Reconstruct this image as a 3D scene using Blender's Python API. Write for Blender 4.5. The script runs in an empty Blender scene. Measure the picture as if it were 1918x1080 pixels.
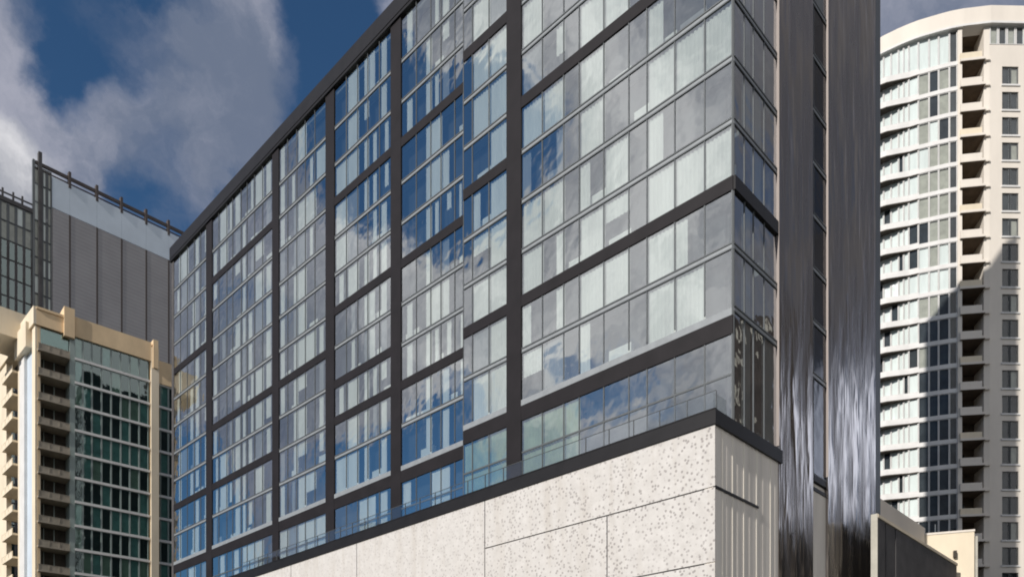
import bpy, math, random
from mathutils import Vector, noise as mnoise
random.seed(7)
S = bpy.context.scene
R = math.radians
# ------------------------------------------------------------------ camera
F = 1461.0; HX = 959.0; HY = 1418.0; EYE = 1.6          # focal length and horizon in pixels of a 1918 wide picture
cam_d = bpy.data.cameras.new('camera'); cam = bpy.data.objects.new('camera', cam_d)
S.collection.objects.link(cam); S.camera = cam
cam.location = (0, 0, EYE); cam.rotation_euler = (R(90), 0, 0)
cam_d.sensor_width = 36; cam_d.lens = F/1918*36; cam_d.shift_y = (HY-540)/1918
cam_d.clip_start = .1; cam_d.clip_end = 6000
# ------------------------------------------------------------------ sun and sky
SUN_H = Vector((-.66, -.75)).normalized(); SUN_E = R(29)
sd = Vector((SUN_H.x*math.cos(SUN_E), SUN_H.y*math.cos(SUN_E), math.sin(SUN_E)))
sun_d = bpy.data.lights.new('sun', 'SUN'); sun_d.energy = 4.2; sun_d.angle = R(.5); sun_d.color = (1, .95, .89)
sun = bpy.data.objects.new('sun', sun_d); S.collection.objects.link(sun)
sun.rotation_euler = sd.to_track_quat('Z', 'Y').to_euler(); sun.location = (-60, -60, 80)
S.view_settings.view_transform = 'Standard'; S.view_settings.look = 'None'
S.view_settings.exposure = 0; S.view_settings.gamma = 1; S.view_settings.use_curve_mapping = False
S.cycles.max_bounces = 8; S.cycles.transparent_max_bounces = 12
S.cycles.caustics_reflective = False; S.cycles.caustics_refractive = False
S.cycles.filter_width = 1.9

# city grid: facades run along D1 (to the left, away) or D2 (to the right, away)
D1 = Vector((-.7171, .6970)); D2 = Vector((.6970, .7171))
N1 = -D2; N2 = -D1                                     # outward normals of those facades

W = bpy.data.worlds.new('World'); S.world = W; W.use_nodes = True
nt = W.node_tree; nt.nodes.clear()
def nd(nt, t, **kw):
    n = nt.nodes.new(t)
    for k, v in kw.items():
        if k.startswith('i_'):
            key = k[2:]; key = int(key) if key.isdigit() else key
            n.inputs[key].default_value = v
        else: setattr(n, k, v)
    return n
def mathn(nt, op, a, b=None, clamp=False):
    n = nt.nodes.new('ShaderNodeMath'); n.operation = op; n.use_clamp = clamp
    for i, v in enumerate((a, b)):
        if v is None: continue
        if isinstance(v, (int, float)): n.inputs[i].default_value = v
        else: nt.links.new(v, n.inputs[i])
    return n.outputs[0]
def mixc(nt, fac, a, b, mode='MIX'):
    n = nt.nodes.new('ShaderNodeMix'); n.data_type = 'RGBA'; n.blend_type = mode
    for s, v in ((n.inputs[0], fac), (n.inputs[6], a), (n.inputs[7], b)):
        if isinstance(v, (int, float)): s.default_value = v
        elif isinstance(v, tuple): s.default_value = (*v, 1)
        else: nt.links.new(v, s)
    return n.outputs[2]
def maprange(nt, v, a, b, c=0, d=1, smooth=True):
    n = nt.nodes.new('ShaderNodeMapRange'); n.interpolation_type = 'SMOOTHSTEP' if smooth else 'LINEAR'
    nt.links.new(v, n.inputs[0])
    for i, x in zip((1, 2, 3, 4), (a, b, c, d)): n.inputs[i].default_value = x
    return n.outputs[0]

sky = nd(nt, 'ShaderNodeTexSky', sky_type='NISHITA', sun_disc=False, sun_elevation=SUN_E,
         sun_rotation=math.atan2(SUN_H.x, SUN_H.y), air_density=1.0, dust_density=.4, ozone_density=3.0)
tc = nd(nt, 'ShaderNodeTexCoord')
gen = tc.outputs['Generated']
dn = nd(nt, 'ShaderNodeTexNoise', i_Scale=6.5, i_Detail=7.0, i_Roughness=.6)
nt.links.new(gen, dn.inputs['Vector'])
sub = nd(nt, 'ShaderNodeVectorMath', operation='SUBTRACT'); nt.links.new(dn.outputs['Color'], sub.inputs[0]); sub.inputs[1].default_value = (.5, .5, .5)
scl = nd(nt, 'ShaderNodeVectorMath', operation='SCALE'); nt.links.new(sub.outputs[0], scl.inputs[0]); scl.inputs['Scale'].default_value = .17
add = nd(nt, 'ShaderNodeVectorMath', operation='ADD'); nt.links.new(gen, add.inputs[0]); nt.links.new(scl.outputs[0], add.inputs[1])
nrm = nd(nt, 'ShaderNodeVectorMath', operation='NORMALIZE'); nt.links.new(add.outputs[0], nrm.inputs[0])
wdir = nrm.outputs[0]
def view(x, y): return Vector(((x-HX)/F, 1, (HY-y)/F)).normalized()
def refl(x, y, n):
    v = view(x, y); n3 = Vector((n.x, n.y, 0)).normalized()
    return v - 2*v.dot(n3)*n3
def blob(d, r, w, acc):
    dp = nd(nt, 'ShaderNodeVectorMath', operation='DOT_PRODUCT'); nt.links.new(wdir, dp.inputs[0]); dp.inputs[1].default_value = d
    m = maprange(nt, dp.outputs['Value'], math.cos(R(r)), math.cos(R(r*.15)), 0, w)
    return m if acc is None else mathn(nt, 'ADD', acc, m)
# cloud field: broad noise plus gaps and banks at set places of the sky
cn = nd(nt, 'ShaderNodeTexNoise', i_Scale=2.6, i_Detail=8.0, i_Roughness=.55)
mp = nd(nt, 'ShaderNodeMapping'); mp.inputs['Scale'].default_value = (1, 1, 1.7); mp.inputs['Location'].default_value = (3.1, 1.2, .4)
nt.links.new(wdir, mp.inputs[0]); nt.links.new(mp.outputs[0], cn.inputs['Vector'])
cov = mathn(nt, 'ADD', mathn(nt, 'MULTIPLY', cn.outputs[0], 1.7), -.14)
for x, y, r, w in ((240, 15, 7, -.5), (330, 60, 3, -.2), (560, 340, 6, -.36), (610, 190, 6, -.36), (620, 40, 4, -.35), (170, 260, 6, -.5), (350, 395, 5, -.45), (450, 110, 6, .45), (300, 210, 5, .2), (120, 165, 6, .3), (40, 50, 6, .12),
                   (330, 190, 6, .3), (270, 320, 5, .4), (20, 330, 5, .6), (1700, 30, 12, .5), (1900, 10, 8, .4)):
    cov = blob(view(x, y), r, w, cov)
for x, y, r, w in ((345, 1000, 6.5, -.55), (350, 860, 4, -.5), (400, 930, 3, -.3), (460, 590, 3.5, -.35), (700, 290, 5, -.65), (650, 260, 4, -.35), (810, 370, 5, -.65),
                   (860, 300, 4.5, -.65), (915, 270, 4.5, -.6), (900, 400, 4.5, -.6), (810, 900, 5, -.65), (640, 950, 4, -.3), (700, 880, 3, -.35), (880, 760, 3, -.35), (1120, 710, 3.5, -.6), (1040, 640, 3, -.35),
                   (1250, 720, 3.5, -.45), (1020, 290, 3, -.3), (390, 470, 3, -.25), (750, 540, 8, .35), (450, 720, 6, .2), (1180, 420, 13, .5), (1000, 560, 6, .3), (560, 500, 8, .2), (900, 60, 6, .3), (560, 640, 22, .22), (480, 760, 5, .2)):
    cov = blob(refl(x, y, N1), r, w, cov)
for x, y, r, w in ((1410, 230, 9, -.4), (1400, 60, 5, .3), (1440, 560, 5, .2), (1600, 850, 6, .9)):
    cov = blob(refl(x, y, N2), r, w, cov)
cov = blob(refl(1560, 250, N2), 14, .3, cov)
cov = blob(refl(1700, 330, Vector((-.12, -1))), 22, .8, cov)
mask = maprange(nt, cov, .32, .86)
# cloud brightness
bn = nd(nt, 'ShaderNodeTexNoise', i_Scale=5.5, i_Detail=7.0, i_Roughness=.62)
nt.links.new(wdir, bn.inputs['Vector'])
lum = maprange(nt, bn.outputs[0], .36, .68, 0, 1)
ccol = mixc(nt, lum, (.15, .185, .265), (.39, .4, .48))
bb = None
for d, r, w in ((view(10, 350), 3, .8), (refl(1180, 450, N1), 17, 1.0), (refl(780, 620, N1), 12, .7), (refl(900, 90, N1), 9, .6), (refl(380, 620, N1), 8, .3)):
    bb = blob(d, r, w, bb)
bb = mathn(nt, 'MULTIPLY', bb, 1, True)
ccol = mixc(nt, bb, ccol, mixc(nt, lum, (.33, .345, .39), (.86, .85, .86)))
fill_bank = Vector((.62, -.72, .36)).normalized()  # unseen bright cloud bank added as fill for the shaded side walls
cov = blob(fill_bank, 48, .7, cov)
mask = maprange(nt, cov, .32, .86)
ccol = mixc(nt, blob(fill_bank, 46, 1.0, None), ccol, (.72, .71, .7))
ccol = mixc(nt, blob(refl(1700, 330, Vector((-.12, -1))), 18, 1.0, None), ccol, (.95, .93, .92))
b3 = blob(refl(1560, 250, N2), 15, .85, None)
ccol = mixc(nt, b3, ccol, (.17, .16, .155))
b2 = blob(refl(1600, 850, N2), 6.5, 1.0, None)  # unseen bright sky patch added to put glints on the tower cladding
ccol = mixc(nt, b2, ccol, (1.75, 1.9, 2.25))
skyc = mixc(nt, 1.0, sky.outputs[0], (.042, .064, .077), 'MULTIPLY')
fin = mixc(nt, mask, skyc, ccol)
bg = nd(nt, 'ShaderNodeBackground'); nt.links.new(fin, bg.inputs[0]); bg.inputs[1].default_value = 1.0
out = nd(nt, 'ShaderNodeOutputWorld'); nt.links.new(bg.outputs[0], out.inputs[0])

# ------------------------------------------------------------------ materials
M = {}
def mat(name, col, rough=.6, metal=0, spec=.5, bump=None, vary=None, coat=0):
    m = bpy.data.materials.new(name); m.use_nodes = True; t = m.node_tree
    b = t.nodes['Principled BSDF']
    b.inputs['Base Color'].default_value = (*col, 1); b.inputs['Roughness'].default_value = rough
    b.inputs['Metallic'].default_value = metal; b.inputs['Specular IOR Level'].default_value = spec
    b.inputs['Coat Weight'].default_value = coat
    if vary or bump:
        c = nd(t, 'ShaderNodeTexCoord')
        mpn = nd(t, 'ShaderNodeMapping'); t.links.new(c.outputs['Object'], mpn.inputs[0])
    if vary:
        sc, amt, st = vary
        mpn.inputs['Scale'].default_value = st
        n1 = nd(t, 'ShaderNodeTexNoise', i_Scale=sc, i_Detail=6.0, i_Roughness=.6); t.links.new(mpn.outputs[0], n1.inputs['Vector'])
        f = maprange(t, n1.outputs[0], .3, .7, 1-amt, 1+amt, False)
        v = nd(t, 'ShaderNodeVectorMath', operation='SCALE'); v.inputs[0].default_value = col; t.links.new(f, v.inputs['Scale'])
        t.links.new(v.outputs[0], b.inputs['Base Color'])
    if bump:
        sc, st = bump
        n2 = nd(t, 'ShaderNodeTexNoise', i_Scale=sc, i_Detail=4.0); t.links.new(c.outputs['Object'], n2.inputs['Vector'])
        bp = nd(t, 'ShaderNodeBump', i_Strength=st, i_Distance=.02); t.links.new(n2.outputs[0], bp.inputs['Height'])
        t.links.new(bp.outputs[0], b.inputs['Normal'])
    M[name] = m; return m
def glass(name, refl_fac, tint, wav=.0, gcol=(.95, .97, 1)):
    m = bpy.data.materials.new(name); m.use_nodes = True; t = m.node_tree; t.nodes.clear()
    o = nd(t, 'ShaderNodeOutputMaterial')
    g = nd(t, 'ShaderNodeBsdfGlossy'); g.inputs['Roughness'].default_value = .03; g.inputs['Color'].default_value = (*gcol, 1)
    tr = nd(t, 'ShaderNodeBsdfTransparent'); tr.inputs[0].default_value = (*tint, 1)
    lw = nd(t, 'ShaderNodeLayerWeight'); lw.inputs[0].default_value = .35
    f = maprange(t, lw.outputs['Facing'], 0, 1, refl_fac-.12, min(1, refl_fac+.3), False)
    mx = nd(t, 'ShaderNodeMixShader'); t.links.new(f, mx.inputs[0]); t.links.new(tr.outputs[0], mx.inputs[1]); t.links.new(g.outputs[0], mx.inputs[2])
    t.links.new(mx.outputs[0], o.inputs[0])
    if wav:
        c = nd(t, 'ShaderNodeTexCoord'); n2 = nd(t, 'ShaderNodeTexNoise', i_Scale=.9, i_Detail=1.5); t.links.new(c.outputs['Object'], n2.inputs['Vector'])
        bp = nd(t, 'ShaderNodeBump', i_Strength=1.0, i_Distance=wav); t.links.new(n2.outputs[0], bp.inputs['Height'])
        t.links.new(bp.outputs[0], g.inputs['Normal'])
    M[name] = m; return m
glass('hotel_glass', .52, (.88, .94, .915), .012, (.95, .98, .985))
glass('side_glass', .45, (.7, .78, .76), .022)
glass('gap_glass', .14, (.75, .78, .78), .02, (.5, .5, .52))
glass('green_glass', .3, (.55, .75, .7), .01, (.8, .95, .95))
glass('tower_glass', .13, (.88, .92, .92), .01)
glass('rail_glass', .2, (.9, .94, .94), .004)
mat('curtain', (.9, .91, .88), .85, vary=(1.3, .1, (1, 1, .15)))
mat('grey_curtain', (.34, .35, .37), .85, vary=(1.3, .12, (1, 1, .15)))
mat('green_blind', (.42, .52, .38), .8, vary=(1.0, .2, (1, 1, 1)))
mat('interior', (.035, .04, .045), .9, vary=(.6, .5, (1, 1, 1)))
mat('mullion', (.12, .13, .135), .45, .3)
mat('spandrel', (.33, .35, .36), .3, .2, vary=(2, .1, (1, 1, 1)))
mat('band', (.016, .0135, .015), .55, .0, .22, vary=(.8, .2, (1, 1, 1)))
mat('black_metal', (.012, .011, .012), .45, .0, .35, vary=(1, .25, (1, 1, 1)))
mat('sunlit_edge', (.3, .26, .24), .5, .2)  # paler, warmer tone stands for sun on the slab edges
mat('roof', (.12, .12, .12), .9)
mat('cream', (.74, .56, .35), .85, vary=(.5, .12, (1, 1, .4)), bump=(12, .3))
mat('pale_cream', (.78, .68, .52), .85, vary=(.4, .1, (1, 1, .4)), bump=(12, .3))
mat('white_wall', (.76, .7, .62), .8, vary=(.3, .07, (1, 1, .3)))
mat('slab_white', (.72, .71, .69), .7, vary=(.6, .08, (1, 1, 1)))
mat('grey_slab', (.45, .43, .37), .8, vary=(1, .2, (1, 1, 1)))
mat('teal_blind', (.3, .44, .45), .8, vary=(1.0, .25, (1, 1, 1)))
mat('tan_slab', (.33, .29, .23), .85, vary=(1, .2, (1, 1, 1)))
mat('green_mullion', (.3, .36, .34), .5)
mat('dark_shade', (.06, .05, .04), .9, vary=(.8, .5, (1, 1, 1)))  # near-black stands for shade inside recesses and under slabs
mat('brown_shade', (.11, .08, .055), .9, vary=(.8, .3, (1, 1, 1)))  # brown puts the shade of the balcony recesses into the colour
mat('pale_panel', (.62, .7, .78), .5, vary=(.2, .08, (1, 1, 1)))
mat('rail_brown', (.07, .055, .05), .6)
mat('dark_wall', (.075, .07, .07), .7, vary=(.7, .3, (1, 1, 1)))
mat('asphalt', (.05, .05, .052), .9, vary=(3, .3, (1, 1, 1)), bump=(40, .4))
mat('concrete', (.32, .31, .29), .9, vary=(1.2, .15, (1, 1, 1)), bump=(30, .3))
mat('earth', (.13, .13, .12), .95, vary=(.3, .2, (1, 1, 1)))
mat('paint', (.75, .75, .72), .7)
mat('dark_brick', (.055, .045, .04), .85, vary=(.5, .5, (1, 1, 1)))
mat('window_dark', (.03, .035, .04), .12)
# podium stone, pale with small punched spots
m = mat('podium_stone', (.62, .57, .52), .75); t = m.node_tree; b = t.nodes['Principled BSDF']
c = nd(t, 'ShaderNodeTexCoord')
vo = nd(t, 'ShaderNodeTexVoronoi', i_Scale=4.6, i_Randomness=1.0); vo.feature = 'F1'; t.links.new(c.outputs['Object'], vo.inputs['Vector'])
spot = maprange(t, vo.outputs['Distance'], .16, .42, .8, 0)
ns = nd(t, 'ShaderNodeTexNoise', i_Scale=.22, i_Detail=2.0); t.links.new(c.outputs['Object'], ns.inputs['Vector'])
keep = maprange(t, ns.outputs[0], .3, .5, .4, 1)
sp = nd(t, 'ShaderNodeSeparateXYZ'); t.links.new(c.outputs['Object'], sp.inputs[0])
fade = maprange(t, sp.outputs['X'], -24, -2, .35, 1)
spot = mathn(t, 'MULTIPLY', mathn(t, 'MULTIPLY', spot, keep), fade)
n3 = nd(t, 'ShaderNodeTexNoise', i_Scale=1.6, i_Detail=9.0, i_Roughness=.7); t.links.new(c.outputs['Object'], n3.inputs['Vector'])
basec = mixc(t, n3.outputs[0], (.46, .437, .41), (.76, .735, .705))
mps = nd(t, 'ShaderNodeMapping'); mps.inputs['Scale'].default_value = (.5, .5, .06); t.links.new(c.outputs['Object'], mps.inputs[0])
n4 = nd(t, 'ShaderNodeTexNoise', i_Scale=2.2, i_Detail=6.0, i_Roughness=.65); t.links.new(mps.outputs[0], n4.inputs['Vector'])
basec = mixc(t, maprange(t, n4.outputs[0], .45, .72, 0, .55), basec, (.5, .46, .41))
t.links.new(mixc(t, spot, basec, (.27, .245, .235)), b.inputs['Base Color'])
bp = nd(t, 'ShaderNodeBump', i_Strength=.6, i_Distance=.02); bp.invert = True; t.links.new(spot, bp.inputs['Height']); t.links.new(bp.outputs[0], b.inputs['Normal'])
mat('podium_flute', (.78, .73, .66), .7, vary=(.9, .14, (1.5, 1.5, .12)))
mat('flute_edge', (.85, .8, .7), .7)
# dark polished cladding of the service tower: streaks run down the metal
m = mat('tower_cladding', (.2, .17, .16), .2, .86); t = m.node_tree; b = t.nodes['Principled BSDF']
c = nd(t, 'ShaderNodeTexCoord'); mpn = nd(t, 'ShaderNodeMapping'); mpn.inputs['Scale'].default_value = (1, 1, .2); t.links.new(c.outputs['Object'], mpn.inputs[0])
n1 = nd(t, 'ShaderNodeTexNoise', i_Scale=.95, i_Detail=2.5, i_Roughness=.5); t.links.new(mpn.outputs[0], n1.inputs['Vector'])
t.links.new(mixc(t, maprange(t, n1.outputs[0], .3, .7), (.17, .15, .14), (.29, .26, .24)), b.inputs['Base Color'])
b.inputs['Specular IOR Level'].default_value = .8; t.links.new(maprange(t, n1.outputs[0], .35, .65, .3, .08), b.inputs['Roughness'])
bp = nd(t, 'ShaderNodeBump', i_Strength=1.0, i_Distance=.1); t.links.new(n1.outputs[0], bp.inputs['Height']); t.links.new(bp.outputs[0], b.inputs['Normal'])
# ribbed grey siding
m = mat('grey_siding', (.155, .15, .155), .7); t = m.node_tree; b = t.nodes['Principled BSDF']
c = nd(t, 'ShaderNodeTexCoord'); wv = nd(t, 'ShaderNodeTexWave', i_Scale=.42, i_Distortion=.15); wv.bands_direction = 'Z'; t.links.new(c.outputs['Object'], wv.inputs['Vector'])
n1 = nd(t, 'ShaderNodeTexNoise', i_Scale=.25, i_Detail=5.0); t.links.new(c.outputs['Object'], n1.inputs['Vector'])
f = mathn(t, 'ADD', mathn(t, 'MULTIPLY', wv.outputs[0], .35), n1.outputs[0])
t.links.new(mixc(t, f, (.25, .24, .245), (.36, .35, .355)), b.inputs['Base Color'])

# ------------------------------------------------------------------ mesh helpers
class Frame:                                            # a facade plane: a runs along it, o points outwards
    def __init__(s, O, E, N): s.O = Vector(O[:2]); s.E = Vector(E); s.N = Vector(N)
    def p(s, a, o, z): q = s.O + s.E*a + s.N*o; return Vector((q.x, q.y, z))
    def a(s, x, o=0):                                   # distance along at which the facade is seen at bearing x
        r = (x-HX)/F; O = s.O + s.N*o
        return (r*O.y-O.x)/(s.E.x-r*s.E.y)
    def z(s, a, y, o=0): return EYE+(HY-y)*s.p(a, o, 0).y/F
    def off(s, o): return Frame(s.O+s.N*o, s.E, s.N)
class MB:
    def __init__(s): s.v = []; s.f = []; s.m = []
    def face(s, pts, m=0):
        i = len(s.v); s.v += [Vector(p) for p in pts]; s.f.append(tuple(range(i, i+len(pts)))); s.m.append(m)
    def hexa(s, c, m=0):                                # 8 corners: bottom loop 0-3, top loop 4-7
        i = len(s.v); s.v += [Vector(p) for p in c]
        cen = sum(s.v[i:i+8], Vector())/8
        for q in ((0, 1, 2, 3), (4, 5, 6, 7), (0, 1, 5, 4), (1, 2, 6, 5), (2, 3, 7, 6), (3, 0, 4, 7)):
            a, b_, c_ = (s.v[i+k] for k in q[:3]); n = (b_-a).cross(c_-a)
            mid = sum((s.v[i+k] for k in q), Vector())/4
            if n.dot(mid-cen) < 0: q = q[::-1]
            s.f.append(tuple(i+k for k in q)); s.m.append(m)
    def box(s, fr, a0, a1, o0, o1, z0, z1, m=0):
        s.hexa([fr.p(a0, o0, z0), fr.p(a1, o0, z0), fr.p(a1, o1, z0), fr.p(a0, o1, z0), fr.p(a0, o0, z1), fr.p(a1, o0, z1), fr.p(a1, o1, z1), fr.p(a0, o1, z1)], m)
    def quad(s, fr, a0, a1, o, z0, z1, m=0, tilt=0):
        t1, t2 = (random.uniform(-tilt, tilt) for _ in range(2))
        s.face([fr.p(a0, o+t1, z0), fr.p(a1, o-t1, z0), fr.p(a1, o-t1+t2, z1), fr.p(a0, o+t1+t2, z1)], m)
    def folds(s, fr, a0, a1, o, z0, z1, m=0):
        n = max(2, int((a1-a0)/.11)); n = min(n, 14)
        for k in range(n):
            x0 = a0+(a1-a0)*k/n; x1 = a0+(a1-a0)*(k+1)/n
            s.face([fr.p(x0, o+(.03 if k % 2 else -.03), z0), fr.p(x1, o+(-.03 if k % 2 else .03), z0), fr.p(x1, o+(-.03 if k % 2 else .03), z1), fr.p(x0, o+(.03 if k % 2 else -.03), z1)], m)
    def join(s, o):
        i = len(s.v); s.v += o.v; s.f += [tuple(i+k for k in f) for f in o.f]; s.m += o.m
    def build(s, name, mats, parent=None, label=None):
        me = bpy.data.meshes.new(name); L = Vector((0, 0, 0))
        par = parent
        while par is not None: L += Vector(par.location); par = par.parent
        loc = Vector((0, 0, 0))
        me.from_pydata([tuple(p-L) for p in s.v], [], s.f)
        if isinstance(mats, str): mats = [mats]
        for q in mats: me.materials.append(M[q])
        for i, pl in enumerate(me.polygons): pl.material_index = s.m[i]
        me.update()
        o = bpy.data.objects.new(name, me); S.collection.objects.link(o)
        if parent: o.parent = parent
        if label: o['label'] = label
        return o
def thing(name, label, cat, loc, group=None):
    o = bpy.data.objects.new(name, None); S.collection.objects.link(o); o.location = loc
    o['label'] = label; o['category'] = cat
    if group: o['group'] = group
    return o
def part(name, mats, parent, fr, boxes, label=None):
    b = MB()
    for q in boxes: b.box(fr, *q)
    return b.build(name, mats, parent, label)
def screen(p): return (HX+F*p.x/p.y, HY-F*(p.z-EYE)/p.y) if p.y > 1 else (-9999, -9999)

class Windows:
    """collects windows of one building; the hundred that show largest become parts, the rest one mesh"""
    def __init__(s, par): s.par = par; s.w = []
    def add(s, corners, frame, pane, curtain, mats, fills=None):
        px = [screen(Vector(c)) for c in corners]
        xs = [min(max(p[0], 0), 1918) for p in px]; ys = [min(max(p[1], 0), 1080) for p in px]
        ar = abs(sum(xs[i]*ys[(i+1) % 4]-xs[(i+1) % 4]*ys[i] for i in range(4)))/2
        s.w.append((ar, len(s.w), frame, pane, curtain, mats))
    def finish(s, limit=100):
        s.w.sort(key=lambda q: (-q[0], q[1]))
        rest = MB(); rm = []
        for k, (ar, _, fr, pn, cu, mats) in enumerate(s.w):
            if k < limit and ar > 0:
                o = fr.build('window', mats[0], s.par)
                pn.build('pane', mats[1], o)
                if cu and cu.f: cu.build('curtain', mats[2], o)
            else:
                for mb, mt in ((fr, mats[0]), (pn, mats[1]), (cu, mats[2])):
                    if not mb or not mb.f: continue
                    mt = [mt] if isinstance(mt, str) else mt
                    idx = []
                    for q in mt:
                        if q not in rm: rm.append(q)
                        idx.append(rm.index(q))
                    c = MB(); c.v = mb.v; c.f = mb.f; c.m = [idx[i] for i in mb.m]; rest.join(c)
        if rest.f:
            o = rest.build('windows', rm, s.par); o['kind'] = 'stuff'

# ------------------------------------------------------------------ ground
def sheet(name, fr, a0, a1, o0, o1, z, m, kind='structure'):
    b = MB(); b.face([fr.p(a0, o0, z), fr.p(a1, o0, z), fr.p(a1, o1, z), fr.p(a0, o1, z)]); o = b.build(name, m); o['kind'] = kind; return o
WF = Frame((0, 0), (1, 0), (0, 1))
sheet('ground', WF, -3000, 3000, -3000, 3000, 0, 'earth')

# ------------------------------------------------------------------ hotel
C = Vector((10.97, 38.7)); Z0 = 23.9; FH = 3.1
HR = Frame(C, D1, N1)                                   # front, projecting part
SB = 1.59
HL = Frame(C-N1*SB, D1, N1)                             # front, part set back
HS = Frame(C, D2, N2)                                   # side
hotel = thing('hotel_building', 'tall glass hotel with black bands over a pale stone podium and dark service tower', 'building', (C.x, C.y, 0))
aS = HR.a(868); aE = HL.a(322)
aS_L = HL.a(868)
SIDE = 19.6
ROOF = 58.6
win = Windows(hotel)
DB = .35
def fz(k): return Z0+FH*k
def hotel_window(fr, a0, a1, z0, z1, cur, glassm='hotel_glass', band0=False, band1=False, curm='curtain', low=False):
    f = MB(); p = MB(); c = MB()
    f.box(fr, a0-.03, a0+.03, -.03, .035, z0+.19, z1-.19)
    if not band0:
        f.box(fr, a0-.03, a1-.031, -.03, .012, z0-.1, z0+.1, 1)
        f.box(fr, a0-.03, a1-.031, -.03, .05, z0+.101, z0+.17); 
    if not band1:
        f.box(fr, a0-.03, a1-.031, -.03, .05, z1-.17, z1-.101)
    if low:
        zm = (z0+z1)/2; f.box(fr, a0+.031, a1-.031, -.03, .03, zm-.05, zm+.05)
    zb = z0+(DB if band0 else .17)
    if band0 and abs(z0-Z0) < .01: zb = z0+.02
    zt = z1-(DB if band1 else .17)
    p.quad(fr, a0+.03, a1-.03, 0, zb-.0, zt+.0, 0, .0022)
    w = a1-a0
    zc = zb-.02
    if curm == 'curtain' and random.random() < .13: zc = zb+(zt-zb)*random.uniform(.2, .6)
    for c0, c1 in cur: c.folds(fr, a0+w*c0+.03, a0+w*c1-.03, -.13, zc, zt+.02)
    if curm != 'green_blind' and random.random() < .25: c.box(fr, a0+.1, a1-.1, -.6, -.35, zb, zb+random.uniform(.45, .9))
    win.add([fr.p(a0, 0, z0), fr.p(a1, 0, z0), fr.p(a1, 0, z1), fr.p(a0, 0, z1)], f, p, c, (['mullion', 'spandrel'], glassm, curm))
FULL = [(0, 1)]; LL = [(.6, 1)]; RR = [(0, .4)]; N_ = []; HB = [(.45, 1)]
# (a grows to the left, so the left part of a window as seen from the street is the far end of its run)
bay5 = [977, 1016, 1056, 1085, 1131, 1178, 1212, 1264, 1320, 1373]
pat5 = {0: 'FF.l..FF.', 1: 'lr.FF.Fl.', 2: 'Fr.FF.FFF', 3: 'FF.lF.h..', 4: 'lr.F..FFF', 5: 'FF.F..h..', 6: 'Fr.FF.F.F', 7: 'F..F..h.F', 8: 'hF.F..F..'}
code = {'F': FULL, 'l': LL, 'r': RR, 'h': HB, '.': N_}
bands = {0: (2, 7), 1: (2, 4, 9), 2: (4,), 3: (2, 3, 5, 8), 4: (2, 5, 8), 5: (2, 5, 8), 6: (2, 6)}
bays = {0: [326, 338, 351, 364, 376, 387], 1: [398, 410, 425, 436, 452, 463, 477, 492, 511], 2: [523, 539, 556, 572, 590, 611], 3: [627, 649, 670, 689, 711, 733],
        4: [752, 780, 807, 826, 852, 868.0], 5: [870, 885, 916, 950], 6: bay5}
ZB = 18.0                                               # terrace level
for bi, xs in bays.items():
    fr = HL if bi < 5 else HR
    al = [fr.a(x) for x in xs]
    if bi == 5: al[0] = aS-.03
    if bi == 6: al[-1] = .05
    n = len(xs)-1
    prob = [random.choice((.9, .15, .75, .3, .6)) for _ in range(n)]
    side = [random.choice(([(0, .45)], [(.5, 1)], FULL, [(.3, .8)])) for _ in range(n)]
    for k in range(-1, 12):
        z0 = fz(k) if k >= 0 else ZB; z1 = fz(k+1) if k < 11 else ROOF
        if k == -1: z1 = fz(0)-.6
        if k == 11: z0 = fz(11)
        if k == 11: continue
        if k == 10: z1 = ROOF
        for j in range(n):
            a1, a0 = al[j], al[j+1]
            if bi == 6 and k in pat5: cur = code[pat5[k][j]]
            elif bi == 6 and k < 0: cur = FULL if j in (0, 1) else (HB if j == 3 else N_)
            elif bi == 5: cur = code[random.choice(('..F', '.FF', '.lF', '.FF'))[j]]
            elif k < 0: cur = random.choice((N_, HB, FULL))
            else:
                cur = side[j] if random.random() < prob[j] else (N_ if random.random() < .7 else [(.35, .7)])
            cm = 'curtain'
            if k < 0 and bi in (5, 6): cm = 'green_blind'; cur = FULL if bi == 5 or j < 3 else N_
            elif random.random() < .12: cm = 'grey_curtain'
            hotel_window(fr, a0, a1, z0, z1, cur, band0=(k in bands[bi] or k <= 0), band1=(k+1 in bands[bi] or k == -1), curm=cm, low=(k == -1))
    # bands of this bay
    lo, hi = al[-1], al[0]
    for k in bands[bi]:
        part('floor_band', 'band', hotel, fr, [(lo-(.06 if bi != 5 else -.02), hi, -.2, .06, fz(k)-DB, fz(k)+DB)])
    part('floor_band', 'band', hotel, fr, [(lo-.06, hi, -.2, .063, fz(0)-1.26, fz(0)-.35)])
    part('sill', 'spandrel', hotel, fr, [(lo, hi, -.1, .06, fz(0)-.34, fz(0)+.02)])
# pilasters
for x0, x1, fr in ((387, 398, HL), (511, 523, HL), (611, 627, HL), (733, 752, HL), (950, 977, HR)):
    a1, a0 = fr.a(x0), fr.a(x1)
    part('pilaster', 'band', hotel, fr, [(a0, a1, -.2, .075, ZB, ROOF)])
# right and left ends of the front
part('corner_post', 'mullion', hotel, HR, [(0, .05, -.05, .045, ZB, ROOF)])
part('end_wall', 'dark_wall', hotel, HL, [(HL.a(326), aE, -18, .03, 0, ROOF)])
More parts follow.
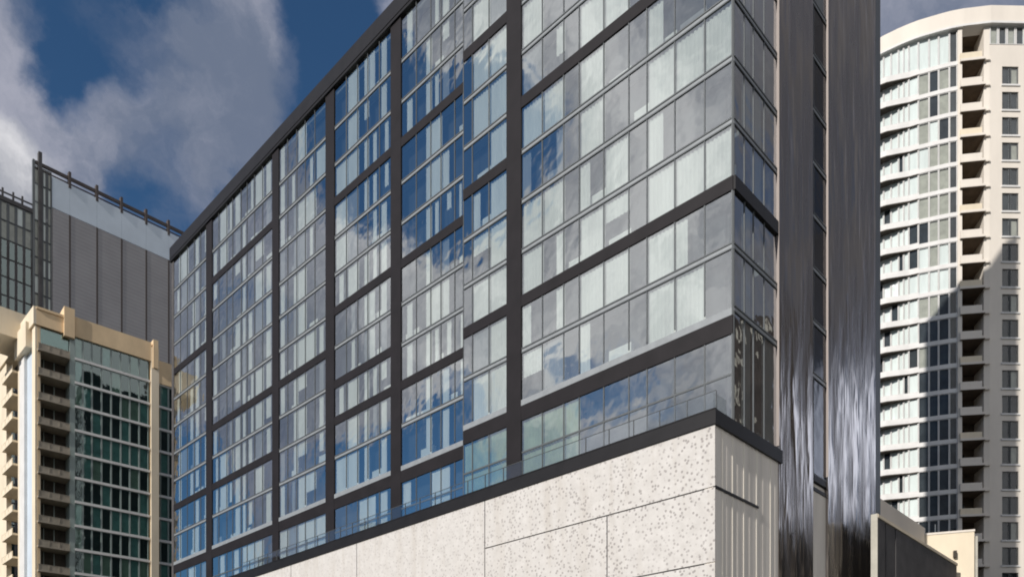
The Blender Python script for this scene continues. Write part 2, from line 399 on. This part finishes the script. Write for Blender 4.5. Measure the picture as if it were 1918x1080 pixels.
# cornice, roof, core
b = MB(); b.box(HL, aS_L-.4, aE+.05, -2, .26, ROOF, ROOF+1.3); b.box(HL, aS_L-.4, aE+.1, -2, .22, ROOF-.25, ROOF-.001)
b.box(HR, -.5, aS+.45, -2, .75, ROOF+.003, ROOF+1.503); b.box(HS, -.2, SIDE, -1.5, .6, ROOF+.006, ROOF+1.506); b.build('cornice', 'black_metal', hotel)
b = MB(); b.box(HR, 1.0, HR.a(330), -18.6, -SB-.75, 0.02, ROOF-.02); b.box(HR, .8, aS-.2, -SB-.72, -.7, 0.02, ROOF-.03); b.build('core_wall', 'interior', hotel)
part('flat_roof', 'roof', hotel, HR, [(1.0, HR.a(330), -18.6, -2.2, ROOF-.01, ROOF+.6)])
part('return_wall', 'mullion', hotel, HR, [(aS-.02, aS+.03, -SB-.1, -.01, ZB, ROOF)])
# floor slabs behind the glass
b = MB()
for k in range(0, 12):
    b.box(HR, .15, aS-.1, -.7, -.2, fz(k)-.1, fz(k)+.1); b.box(HL, aS_L, aE-.3, -.7, -.2, fz(k)-.1, fz(k)+.1)
b.build('floor_slab', 'spandrel', hotel)
# ---- side of the hotel
vA = HS.a(1456, .0)
sx = [1376, 1394, 1411, 1431, 1455]
sv = [HS.a(x) for x in sx]; sv[0] = .06
for k in range(-1, 11):
    z0 = fz(k) if k >= 0 else ZB; z1 = fz(k+1) if k < 10 else ROOF
    for j in range(4):
        a0, a1 = sv[j], sv[j+1]
        cur = FULL if random.random() < (.1, .45, .35, .25)[j] else N_
        hotel_window(HS, a0, a1, z0, z1, cur, 'side_glass', band0=(k == 2), band1=(k+1 == 2), curm='grey_curtain')
part('floor_band', 'black_metal', hotel, HS, [(.0, sv[-1], -.2, .13, fz(2)-DB, fz(2)+DB)])
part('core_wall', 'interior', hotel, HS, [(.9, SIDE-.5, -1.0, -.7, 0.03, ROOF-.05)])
# gap between the two dark slabs
g0, g1 = HS.a(1524, -.1), HS.a(1549, -.1)
for k in range(-1, 11):
    z0 = fz(k) if k >= 0 else ZB; z1 = fz(k+1) if k < 10 else ROOF
    hotel_window(HS, g0-.3, g1+.1, z0, z1, FULL if k in (8, 9, 10, 7) else N_, 'gap_glass', curm='grey_curtain')
part('sill', 'black_metal', hotel, HS, [(g0-.3, g1+.3, -.1, .05, 17.75, 18.1), (g0-.3, g1+.3, -.1, .03, 17.2, 17.4)])
part('infill_wall', 'podium_flute', hotel, HS, [(g0-.3, g1+.3, -.5, -.1, 0, 17.7), (g0-.3, g1+.3, -.5, -.02, 0, 17.19)])
# dark service tower: two fluted slabs
def cladding(a0, a1, o1, rib, label=None):
    b = MB()
    b.box(HS, a0, a1, -1.2, o1, 0, 66)
    n = int((a1-a0)/rib)
    for i in range(n):
        x0 = a0+(i+.08)*(a1-a0)/n; x1 = a0+(i+.92)*(a1-a0)/n
        d = .006
        b.hexa([HS.p(x0, o1+.001, 0.01), HS.p(x1, o1+.001, 0.01), HS.p(x1-.08, o1+d, 0.01), HS.p(x0+.08, o1+d, 0.01),
                HS.p(x0, o1+.001, 66), HS.p(x1, o1+.001, 66), HS.p(x1-.08, o1+d, 66), HS.p(x0+.08, o1+d, 66)])
    o = b.build('service_tower', 'tower_cladding', hotel, label)
    e = MB(); e.box(HS, a0-.04, a0-.003, -.02, o1+.03, 18.4, 66); e.build('sunlit_strip', 'sunlit_edge', o)  # thin strip in a lit tone along the slab's sunlit edge
    return o
OT = .12
tA0, tA1 = HS.a(1459, OT), HS.a(1523, OT); tB0, tB1 = HS.a(1551, OT), HS.a(1640, OT)
cladding(tA0, tA1, OT, 1.4, 'narrower dark fluted slab of the service tower'); cladding(tB0, tB1, OT, 2.2, 'wider dark fluted slab of the service tower')
# grey glazed edge right of the wider slab
b = MB(); e0 = tB1+.01; e1 = HS.a(1649, .0)
b.box(HS, e0, e1, -1.0, .0, 17.9, 66); o = b.build('edge_glazing', 'mullion', hotel)
# ---- podium
PO = 1.97
K = C+N1*PO+N2*.12
PF = Frame(K, D1, N1); PS = Frame(K, D2, N2)
ZL0, ZL1 = 17.5, 18.2
aP1 = PF.a(908); aPm = PF.a(1137); aP2 = PF.a(668); aP3 = PF.a(545); aPE = PF.a(330)
zj = PF.z(0, 910)
J = .035
b = MB(); b.box(PF, .65, aPE+12, -1.5, -.05, 0, ZL0-.002); b.build('podium_backing', 'dark_wall', hotel)
for a0, a1, z0, z1 in ((0.0, aP1, zj, ZL0), (0.0, aPm, zj-3.6, zj), (aPm, aP1, zj-3.6, zj), (aP1, aP2, zj-3.6, ZL0), (aP2, aP3, zj-3.6, ZL0), (aP3, aP3+9, zj-3.6, ZL0), (aP3+9, aP3+18, zj-3.6, ZL0),
                       (0.0, aPm, 4.2, zj-3.6), (aPm, aP1, 4.2, zj-3.6), (aP1, aP2, 4.2, zj-3.6), (aP2, aP3, 4.2, zj-3.6), (aP3, aP3+18, 4.2, zj-3.6)):
    part('wall_panel', 'podium_stone', hotel, PF, [(a0+(J if a0 else 0), a1-J, -.048, 0, z0+J, z1-(J if z1 < ZL0 else .003))])
part('shopfront', 'window_dark', hotel, PF, [(.3, aP3+18, -.04, -.02, .5, 4.2)])
# roof terrace floor, ledge, parapet
b = MB(); b.box(PF, -.08, aPE+12, -2.3, .08, ZL0, ZL1); b.box(PS, -.082, vA+2.2, -1.2, .075, ZL0+.002, ZL1-.002); b.box(PF, -.05, aPE+12, -.1, .1, ZL1+.001, ZL1+.06)
b.build('ledge', 'black_metal', hotel)
# glass balustrade on the terrace edge
rl = MB(); rf = MB()
for i in range(30):
    a0 = .1+i*1.6
    rl.quad(PF, a0, a0+1.55, -.25, ZL1+.02, ZL1+1.02)
rl.quad(PS, .28, 1.55, -.25, ZL1+.02, ZL1+1.02)
rf.box(PF, .08, 48, -.27, -.23, ZL1+1.021, ZL1+1.045)
for i in range(31): rf.box(PF, .06+i*1.6, .09+i*1.6, -.28, -.22, ZL1+.001, ZL1+1.02)
o = rf.build('balustrade', 'mullion', hotel); rl.build('glass_panel', 'rail_glass', o)
# fluted side of the podium
b = MB(); e = MB()
pv = [.055]+[PS.a(x) for x in (1354, 1373, 1394, 1418, 1444)]+[vA+PO+.25]
for i in range(len(pv)-1):
    a0, a1 = pv[i]+.0, pv[i+1]
    if i == 0: b.box(PS, a0, a1, -.6, -.045, 0, ZL0-.004); continue
    b.box(PS, a0+.1, a1, -.6, -.05, 0, ZL0-.004)
    e.box(PS, a0+.0, a0+.1, -.12, -.032, 0, ZL0-.006)
    mid = (a0+.1+a1)/2
    b.box(PS, mid-.12, mid+.1, -.1, -.043, 0, ZL0-.005)
o = b.build('podium_side_wall', 'podium_flute', hotel); e.build('rib', 'flute_edge', o)
part('joint_trim', 'black_metal', hotel, PS, [(.03, PS.a(1421), -.09, .012, zj-.05, zj+.07)])
# rear wall of the podium beyond the service tower
RW = Frame(HS.p(0, 1.6, 0)[:2], D2, N2)
r0 = RW.a(1644); r1 = RW.a(1792)
zr = RW.z(r0, 968)
part('rear_wall', 'dark_wall', hotel, RW, [(r0, r0+1.3, -.36, .0, 0, zr), (r0+1.5, r0+3.2, -.36, -.03, 0, zr-.01), (r0+3.3, r1, -.36, -.0, 0, zr-.02), (r0+1.3, r0+1.5, -.36, -.1, 0, zr-.02), (r0+3.2, r0+3.3, -.36, -.1, 0, zr-.03)])
part('rear_coping', 'pale_cream', hotel, RW, [(r0-.02, r1+.1, -.4, .05, zr+.001, zr+.2)])
b = MB(); b.box(RW, r0-.1, r0-.021, -.38, .02, 0, zr+.22); b.build('end_pier', 'grey_slab', hotel)
# pale upstand behind it
RU = RW.off(-2.3); u0 = RU.a(1644)
part('roof_upstand', 'white_wall', hotel, RU, [(u0+.3, RU.a(1733), -.5, 0, 0, RU.z(RU.a(1660), 940))])
win.finish(100)

# ------------------------------------------------------------------ cream apartment building on the left
PC = Vector((-59.3, 97.0))
def turn(v, d): c_, s_ = math.cos(R(d)), math.sin(R(d)); return Vector((v.x*c_-v.y*s_, v.x*s_+v.y*c_))
A = Frame(PC, turn(D2, -4), turn(N2, -4)); B = Frame(PC, D1, N1)
apt = thing('apartment_building', 'cream apartment building with green windows and stacked balconies, left of the glass hotel', 'building', (PC.x, PC.y, 0))
aw = Windows(apt)
AZ = 52.66; AH = 3.05
def az(k): return AZ-AH*k
a68, a130, a135, a139 = A.a(68), A.a(130), A.a(135), A.a(139)
a278, a281, a298, a300 = A.a(278), A.a(280.5), A.a(298, .35), A.a(300)
aEnd = A.a(345)
xs = [139, 155, 172, 190, 208, 226, 243, 260.5, 278]
wa = [A.a(x) for x in xs]
def flat_window(store, fr, a0, a1, z0, z1, gm, fm, backm, o=0, mu=.09, rail=True, bw=.0, tilt=.003, sill=None):
    f = MB(); p = MB(); c = MB()
    f.box(fr, a0, a0+mu, o-.08, o+.06, z0, z1); f.box(fr, a1-mu, a1, o-.08, o+.06, z0, z1)
    f.box(fr, a0+mu, a1-mu, o-.08, o+.05, z0, z0+.08); f.box(fr, a0+mu, a1-mu, o-.08, o+.05, z1-.08, z1)
    p.quad(fr, a0+mu, a1-mu, o, z0+.08, z1-.08, 0, tilt)
    c.quad(fr, a0+mu, a1-mu, o-.15, z0+.08, z1-.08)
    store.add([fr.p(a0, o, z0), fr.p(a1, o, z0), fr.p(a1, o, z1), fr.p(a0, o, z1)], f, p, c, (fm, gm, backm))
NF = 17
for k in range(-1, NF):
    zt = az(k)-.15 if k >= 0 else 55.4; zb = az(k+1)+.15
    green = k in (3, 6) or random.random() < .1
    for j in range(8):
        bm = 'teal_blind' if ((green and random.random() < .75) or random.random() < .22) else ('curtain' if random.random() < .03 else ('interior' if random.random() < .8 else 'grey_slab'))
        flat_window(aw, A, wa[j]+.01, wa[j+1]-.01, zb, zt, 'green_glass', 'green_mullion', bm)
    for j in range(3):
        w3 = (aEnd-a300)/3
        if k >= 0: flat_window(aw, A, a300+j*w3+.01, a300+(j+1)*w3-.01, zb, zt, 'green_glass', 'green_mullion', random.choice(('interior', 'interior', 'teal_blind')))
b = MB()
for k in range(0, NF+1):
    b.box(A, a135+.3, a281, -.4, .16, az(k)-.149, az(k)+.149)
    if k >= 0: b.box(A, a300-.2, aEnd, -.4, .16, az(k)-.148, az(k)+.148)
b.build('floor_edge', 'slab_white', apt)
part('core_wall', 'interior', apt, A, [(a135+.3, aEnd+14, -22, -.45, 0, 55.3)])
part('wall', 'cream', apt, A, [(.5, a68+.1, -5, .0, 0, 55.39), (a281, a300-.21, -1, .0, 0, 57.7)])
part('pier', 'pale_cream', apt, A, [(a281+.1, a298, .001, .35, 0, 57.3)])
part('pier', 'green_mullion', apt, A, [(a130, a135+.29, -2.0, .12, 0, 55.39)])
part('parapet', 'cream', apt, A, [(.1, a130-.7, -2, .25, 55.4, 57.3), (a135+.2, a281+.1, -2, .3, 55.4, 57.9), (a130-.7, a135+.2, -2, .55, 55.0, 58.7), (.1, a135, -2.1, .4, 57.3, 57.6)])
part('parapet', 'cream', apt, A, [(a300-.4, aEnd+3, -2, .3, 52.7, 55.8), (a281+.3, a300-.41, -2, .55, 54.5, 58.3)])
part('roof', 'roof', apt, A, [(.4, a300, -20, -2.0, 55.3, 56)])
part('balcony_back', 'dark_shade', apt, A, [(a68+.1, a130, -2.6, -2.0, 0, az(0)+2.5)])
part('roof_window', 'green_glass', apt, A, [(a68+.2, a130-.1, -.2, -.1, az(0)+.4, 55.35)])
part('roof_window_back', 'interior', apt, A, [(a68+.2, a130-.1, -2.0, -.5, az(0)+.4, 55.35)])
def balcony(par, fr, a0, a1, depth, z, mslab, mrail, hr=.95, out=.5):
    b = MB(); b.box(fr, a0, a1, -depth, out, z-.13, z+.12); o = b.build('balcony', mslab, par)
    r = MB()
    n = 3
    r.box(fr, a0+.05, a1-.05, out-.08, out-.02, z+.121, z+hr*.75)
    r.box(fr, a0, a1, out-.1, out+.0, z+hr*.751, z+hr*.82)
    for i in range(n+1):
        x = a0+.04+(a1-a0-.14)*i/n; r.box(fr, x, x+.06, out-.019, out+.02, z+.121, z+hr*.75)
    r.build('railing', mrail, o)
    return o
for k in range(0, NF-2):
    balcony(apt, A, a68+.12, a130-.02, 2.0, az(k)-.3, 'tan_slab', 'tan_slab')
    # furniture-dark door frames at the back
b = MB()
for k in range(0, NF-2):
    for t_ in (.3, .62): 
        xx = a68+(a130-a68)*t_; b.box(A, xx, xx+.12, -1.99, -1.9, az(k+1)+.2, az(k)-.5)
b.build('door_frame', 'green_mullion', apt)
# front (sunlit) face B
def bx(x): return B.a(x)
b0, b1, b2, b3, b4, b5, b6 = 0, bx(60), bx(47), bx(38), bx(32), bx(12), bx(-30)
part('pier', 'pale_cream', apt, B, [(b0, b1, -.6, 0.0, 0, 55.4)])
part('stair_glazing', 'pale_panel', apt, B, [(b1, b2, -.6, -.25, 0, 54)])
part('pier', 'slab_white', apt, B, [(b2, b3, -.6, .1, 0, 55.4)])
part('wall', 'pale_cream', apt, B, [(b3, b4, -.6, -.1, 0, 55.4), (b5, b6, -.6, 0.0, 0, 55.4)])
part('parapet', 'pale_cream', apt, B, [(-.25, b6, -1.2, .25, 55.41, 57.6), (b1+.4, b3+.3, -.5, .6, 53.2, 56.3)])
part('balcony_back', 'dark_shade', apt, B, [(b4, b5, -2.8, -2.2, 0, 55.4)])
for k in range(0, NF-2): balcony(apt, B, b4+.02, b5-.02, 2.2, az(k)-.3, 'pale_cream', 'pale_cream', out=.55)
RT = Frame(B.p(5.5, -1.5, 0)[:2], D2, N2); 
part('roof_block', 'pale_cream', apt, RT, [(-7, 0, -6, 0, 55.5, 58.9)])
aw.finish(100)

# ------------------------------------------------------------------ grey tower behind it
r_ = (75-HX)/F; YG = 150
G = Frame((r_*YG, YG), D2, N2)
gt = thing('office_tower', 'grey clad high-rise with pale rooftop screen rising behind the cream apartment building', 'building', (r_*YG, YG, 0))
g = lambda x: G.a(x)
zt = G.z(0, 308); gEnd = g(370)
zp0 = G.z(g(130), 404); zp1 = G.z(g(130), 348); zr1 = G.z(g(130), 334)
part('core_wall', 'grey_siding', gt, G, [(g(97), gEnd, -30, -.0, 0, zp0)])
pl = [97, 130, 181, 227, 273, 315, 368]
for i in range(6):
    part('wall_panel', 'grey_siding', gt, G, [(g(pl[i])+.15, g(pl[i+1])-.15, .001, .3, 0, zp0-.15)])
    part('screen_panel', 'pale_panel', gt, G, [(g(pl[i]), g(pl[i+1])-.02, -.3, .25, zp0, zp1)])
part('seam_channel', 'rail_brown', gt, G, [(g(x)-.16, g(x)+.16, .0, .34, 0, zp0-.05) for x in pl[1:]])
part('screen_rail', 'rail_brown', gt, G, [(g(66), gEnd, -.2, .2, zr1-.35, zr1+.25), (g(66), gEnd, -.1, .1, zp1+.3, zp1+.5)])
for x in pl[1:]: part('screen_post', 'rail_brown', gt, G, [(g(x)-.22, g(x)+.22, -.5, .4, zp1-.6, zr1+1.1)])
# corner glazing
part('corner_post', 'dark_wall', gt, G, [(g(77)-.5, g(77)+.1, -.5, .35, 0, zr1+2.2)])
part('corner_frame', 'mullion', gt, G, [(g(61), g(61)+.35, -.4, .2, 0, zr1+.3)])
gw = Windows(gt)
zlow = G.z(g(0), 362)
for col in ((61.5, 74), (79, 88), (88, 97)):
    z = zr1-.6
    while z > 30:
        flat_window(gw, G, g(col[0])+.03, g(col[1])-.03, z-3.4, z, 'tower_glass', 'mullion', 'grey_slab' if random.random() < .7 else 'curtain', mu=.2); z -= 3.5
for i in range(8):
    x0 = -60+i*15; z = zlow-1.2
    for kk in range(22):
        dark = (kk >= 2 and x0 > -16)
        flat_window(gw, G, g(x0)+.03, g(x0+14.8), z-3.4, z, 'green_glass' if dark else 'tower_glass', 'mullion' if not dark else 'dark_wall', 'interior' if dark else ('grey_slab' if random.random() < .6 else 'curtain'), mu=.2); z -= 3.5
part('parapet', 'dark_wall', gt, G, [(g(-60), g(61), -.6, .2, zlow-1.1, zlow-.3), (g(-60), g(61), -.2, .0, zlow+.5, zlow+.75)] + [(g(x)-.15, g(x)+.15, -.25, .1, zlow-.3, zlow+1.3) for x in (5, 25, 42)])
part('core_wall', 'interior', gt, G, [(g(-60), g(97), -25, -.5, 0, zlow-1.2)])
part('screen_back', 'mullion', gt, G, [(g(75), g(97), -1.5, -.6, zlow, zr1-.3)])
gw.finish(60)

# ------------------------------------------------------------------ white curved tower on the right
wt = thing('apartment_tower', 'curved white apartment tower with rounded crown and balcony recesses coloured as brown shade, right of the hotel', 'building', (68, 116, 0))
TP = [(1630, 121.4), (1655, 119.9), (1683, 118.7), (1702, 118.0), (1720, 117.4), (1740, 116.9), (1758, 116.45), (1778, 116.0), (1793, 115.75), (1803, 115.6), (1853, 115.1), (1918, 115.2), (1990, 116.6), (2060, 119.5), (2100, 124), (2110, 134)]
TV = [Vector(((x-HX)/F*y, y)) for x, y in TP]
def seg(i):
    e = (TV[i+1]-TV[i]); L = e.length; e = e/L; n = Vector((e.y, -e.x))
    return Frame(TV[i], e, n), L
Z_T = 104.5; TH = 3.73
def tz(k): return Z_T-TH*k
ZC0 = 109.7; ZC1 = 112.1
# crown as one smooth sweep
def sweep(name, m, par, o0, o1, z0, z1, i0=0, i1=None):
    pts = TV[i0:(i1 or len(TV)-1)+1]; b = MB(); nn = []
    for i in range(len(pts)):
        d = (pts[min(i+1, len(pts)-1)]-pts[max(i-1, 0)]).normalized(); nn.append(Vector((d.y, -d.x)))
    for i in range(len(pts)-1):
        P = [pts[i]+nn[i]*o0, pts[i+1]+nn[i+1]*o0, pts[i+1]+nn[i+1]*o1, pts[i]+nn[i]*o1]
        b.hexa([(p.x, p.y, z0) for p in P]+[(p.x, p.y, z1) for p in P])
    return b.build(name, m, par)
sweep('crown', 'white_wall', wt, -1.2, .45, ZC0, ZC1); sweep('crown_trim', 'slab_white', wt, -1.3, .6, ZC0-.3, ZC0-.002)
ww = Windows(wt)
NK = 27
for i in range(0, 8):
    fr, L = seg(i)
    for k in range(-1, NK):
        ztp = tz(k)-.28 if k >= 0 else ZC0-.3; zb = tz(k+1)+.28
        for h in range(2 if i in (0, 1, 2) else 1):
            nh = 2 if i in (0, 1, 2) else 1
            q0 = L*h/nh; q1 = L*(h+1)/nh
            r = random.random()
            bm = 'curtain' if r < (.85 if i < 4 else .4) else ('grey_slab' if r < .85 else 'interior')
            if i == 7 or (i in (4, 5, 6) and k > 9): bm = 'interior' if random.random() < .94 else 'grey_slab'  # dark backs on the lower floors deepen the cast shade there
            flat_window(ww, fr, q0+.02, q1-.02, zb, ztp, 'tower_glass', 'slab_white', bm, mu=.09, tilt=.006)
for k in range(0, NK): 
    sweep('floor_edge', 'slab_white', wt, -1, .12, tz(k)-.275, tz(k)+.275, 0, 8)
# wedge shaped balconies at the glazed left end
for k in range(0, NK):
    b = MB(); fr0, L0 = seg(0); z = tz(k)
    p = [TV[0], TV[1], TV[2], TV[3], TV[4]]; q = [TV[0]+Vector((-.9, -1.5)), TV[1]+Vector((-.2, -1.25)), TV[2]+Vector((0, -.6)), TV[3]+Vector((0, -.2)), TV[4]+Vector((0, -.13))]
    for i in range(4):
        P = [p[i], p[i+1], q[i+1], q[i]]
        b.hexa([(v.x, v.y, z-.25) for v in P]+[(v.x, v.y, z+.3) for v in P])
    o = b.build('balcony', 'slab_white', wt); sf = MB()
    for i in range(4):
        P = [p[i], p[i+1], q[i+1], q[i]]; sf.hexa([(v.x, v.y, z-.4) for v in P]+[(v.x, v.y, z-.251) for v in P])
    sf.build('shade_soffit', 'dark_shade', o)  # dark layer coloured as the shade beneath the slab
    r = MB()
    for i in range(4):
        a_, c_ = q[i], q[i+1]; r.face([(a_.x, a_.y+.05, z+.3), (c_.x, c_.y+.05, z+.3), (c_.x, c_.y+.05, z+.62), (a_.x, a_.y+.05, z+.62)])
    r.build('railing', 'slab_white', o)
# pier between glass and balconies
fr, L = seg(8); part('pier', 'white_wall', wt, fr, [(-.0, L*.8, -3.5, .25, 0, ZC0-.3)])
# recessed balconies
fr, L = seg(9)
part('balcony_back', 'brown_shade', wt, fr, [(-.6, L+.3, -3.9, -3.2, 0, ZC0-.3)])
part('recess_ceiling', 'brown_shade', wt, fr, [(-.6, L+.02, -3.9, .3, ZC0-.299, ZC0-.05)])
part('balcony_side', 'white_wall', wt, fr, [(L-.75, L+.02, -3.2, -.01, 0, ZC0-.3)])
for k in range(0, NK):
    b = MB(); b.box(fr, -.5, L-.76, -3.2, .55, tz(k)-.2, tz(k)+.15); b.box(fr, L-.76, L+.02, .0, .3, tz(k)-.2, tz(k)+.1)
    o = b.build('balcony', 'white_wall', wt)
    sf = MB(); sf.box(fr, -.48, L-.78, -3.2, .5, tz(k)-.26, tz(k)-.201); sf.build('shade_soffit', 'brown_shade', o)  # brown layer painted as underside shade
    r = MB(); r.box(fr, -.5, L-1.2, .42, .5, tz(k)+.151, tz(k)+1.0); r.box(fr, -.5, -.42, -2.0, .42, tz(k)+.151, tz(k)+1.0); r.build('railing', 'white_wall' if k % 3 else 'pale_cream', o)
    if k % 2:
        s_ = MB(); s_.box(fr, -.3, .9, -1.2, -.2, tz(k)+.151, tz(k)+1.1)
    d_ = MB(); d_.box(fr, .1, 1.5, -3.2, -3.1, tz(k)+.2, tz(k)+2.7); d_.build('door', 'window_dark', o)
# cream wall with paired windows
for i in (10, 11, 12, 13, 14):
    fr, L = seg(i)
    if i == 10: w0, w1 = fr.a(1877), fr.a(1908)
    elif i == 11: w0, w1 = fr.a(1945), fr.a(1975)
    else: w0, w1 = L*.35, L*.65
    b = MB(); b.box(fr, 0, w0, -1.5, .0, 0, tz(0)+2.2); b.box(fr, w1, L, -1.5, .0, 0, tz(0)+2.2)
    for k in range(-1, NK+1):
        b.box(fr, w0, w1, -1.5, -.0, tz(k+1)+2.75, tz(k)+.1) if k >= 0 else None
    b.box(fr, w0, w1, -1.5, -.0, tz(0)+.1, tz(0)+2.2)
    b.build('wall', 'white_wall', wt)
    for k in range(0, NK):
        zb = tz(k+1)+.1; ztp = tz(k+1)+2.75; wm = (w0+w1)/2
        flat_window(ww, fr, w0, wm-.07, zb, ztp, 'tower_glass', 'mullion', 'interior', o=-.18, mu=.1)
        flat_window(ww, fr, wm+.07, w1, zb, ztp, 'tower_glass', 'mullion', 'interior' if k % 3 else 'grey_slab', o=-.18, mu=.1)
    for k in range(0, NK): part('window_sill', 'slab_white', wt, fr, [(w0-.15, w1+.15, .001, .14, tz(k+1)-.15, tz(k+1)+.099)])
    # attic glazing
    for j in range(4):
        flat_window(ww, fr, L*j/4+.05, L*(j+1)/4-.05, tz(0)+2.3-.05, ZC0-.3, 'tower_glass', 'slab_white', 'interior' if j % 2 else 'grey_slab', mu=.12)
part('core_wall', 'interior', wt, WF, [(50, 88, 123.5, 140, 0, ZC0-.2)])
ww.finish(100)

# ------------------------------------------------------------------ pale block beside the podium
YB = 62.4; XB = (1731-HX)/F*YB
e = Vector(((1820-HX)/F*(YB-1.1)-XB, -1.1)).normalized()
LB = Frame((XB, YB), e, Vector((e.y, -e.x)))
lb = thing('low_building', 'small sunlit cream block with flat roof between the podium and the curved white tower', 'building', (XB, YB, 0))
l1 = LB.a(1825); zb_ = LB.z(0, 1002)
part('wall', 'pale_cream', lb, LB, [(0, l1, -3.5, 0, 0, zb_)])
part('coping', 'white_wall', lb, LB, [(-.04, l1+.04, -3.54, .05, zb_+.001, zb_+.16)])
part('shade_side', 'grey_slab', lb, LB, [(l1+.001, l1+.3, -3, -.3, 0, zb_-.3)])  # grey strip stands for the shaded side of the block
part('vent', 'dark_shade', lb, LB, [(LB.a(1785), LB.a(1791), .0, .3, LB.z(0, 1048), LB.z(0, 1036))])
part('roof_pipe', 'mullion', lb, LB, [(LB.a(1759), LB.a(1760.5), -2, -1.8, zb_, zb_+1.3)])

# ------------------------------------------------------------------ neighbours that shade or are mirrored
def tower_block(name, label, O, fr, w, d, h, m, cols, fl, roofpts=None):
    o = thing(name, label, 'building', (O[0], O[1], 0)); b = MB()
    if roofpts is None:
        b.box(fr, 0, w, -d, 0, 0, h)
    else:
        for (x0, h0), (x1, h1) in zip(roofpts[:-1], roofpts[1:]):
            b.hexa([fr.p(x0, -d, 0), fr.p(x1, -d, 0), fr.p(x1, 0, 0), fr.p(x0, 0, 0), fr.p(x0, -d, h0), fr.p(x1, -d, h1), fr.p(x1, 0, h1), fr.p(x0, 0, h0)])
    b.build('wall', m, o)
    return o
# unseen high-rise, added and stepped to shade the curved tower
HB_ = Vector((26.3, 60.5)); HF = Frame(HB_, D1, N1)
def hgt(x, y, q):                                        # height that throws its shade to that height on the curved tower
    return q
tower_block('shade_high_rise', 'unseen dark high-rise with a sloping roof, added behind the hotel to cast shade', HB_, HF, 0, 4, 0, 'dark_brick', 0, 0,
            roofpts=[(0, 117), (1.2, 115.5), (3.2, 110.5), (6.6, 107), (10.6, 101)])
# dark block mirrored in the hotel side
MBk = Frame((58, 59), Vector((0, -1)), Vector((-1, 0)))
o = tower_block('brick_building', 'dark brick office block across the side street, mirrored in the hotel side glass', (58, 59), MBk, 28, 20, 50, 'dark_brick', 0, 0)
b = MB()
for k in range(14):
    for j in range(9):
        if random.random() < .4: b.box(MBk, 1+j*3+random.random(), 2.4+j*3+random.random()*.6, .0, .12, 3+k*3.4+random.random(), 5+k*3.4)
x_ = b.build('window', 'grey_slab', o); x_['kind'] = 'stuff'
LBk = Frame((-88, 40), Vector((0, 1)), Vector((1, 0)))
o = tower_block('street_building', 'dark brown street building outside the picture on the left, mirrored low in the hotel front', (-88, 40), LBk, 0, 14, 0, 'dark_brick', 0, 0,
            roofpts=[(0, 31), (14, 31.01), (14.01, 38), (26, 38.01), (26.01, 42), (31, 42.01), (31.01, 36), (48, 36.01)])
b = MB()
for k in range(8):
    for j in range(14):
        if random.random() < .7: b.box(LBk, 1+j*3.3, 2.6+j*3.3, .0, .1, 3+k*3.3, 5+k*3.3)
x_ = b.build('window', 'green_blind', o); x_['kind'] = 'stuff'
MC = Frame((74, 92), Vector((.3, -.954)).normalized(), Vector((-.954, -.3)).normalized())
tower_block('warehouse', 'low dark warehouse beyond the brick office block, outside the picture on the right', (74, 92), MC, 26, 18, 34, 'roof', 0, 0)

# ------------------------------------------------------------------ streets
def strip(name, fr, a0, a1, o0, o1, z, m):
    b = MB(); b.box(fr, a0, a1, o0, o1, 0.004, z); o = b.build(name, m); o['kind'] = 'structure'
RD = Frame(K, D1, N1)
sheet('road', RD, -150, 250, 3.5, 17, .008, 'asphalt')
strip('pavement', RD, -4, 220, .2, 3.5, .14, 'concrete'); strip('pavement', RD, -80, 220, 17, 20, .14, 'concrete')
b = MB()
for i in range(60): b.face([RD.p(-80+i*5, 10.2, .014), RD.p(-77.5+i*5, 10.2, .014), RD.p(-77.5+i*5, 10.35, .014), RD.p(-80+i*5, 10.35, .014)])
o = b.build('road_marking', 'paint'); o['kind'] = 'structure'
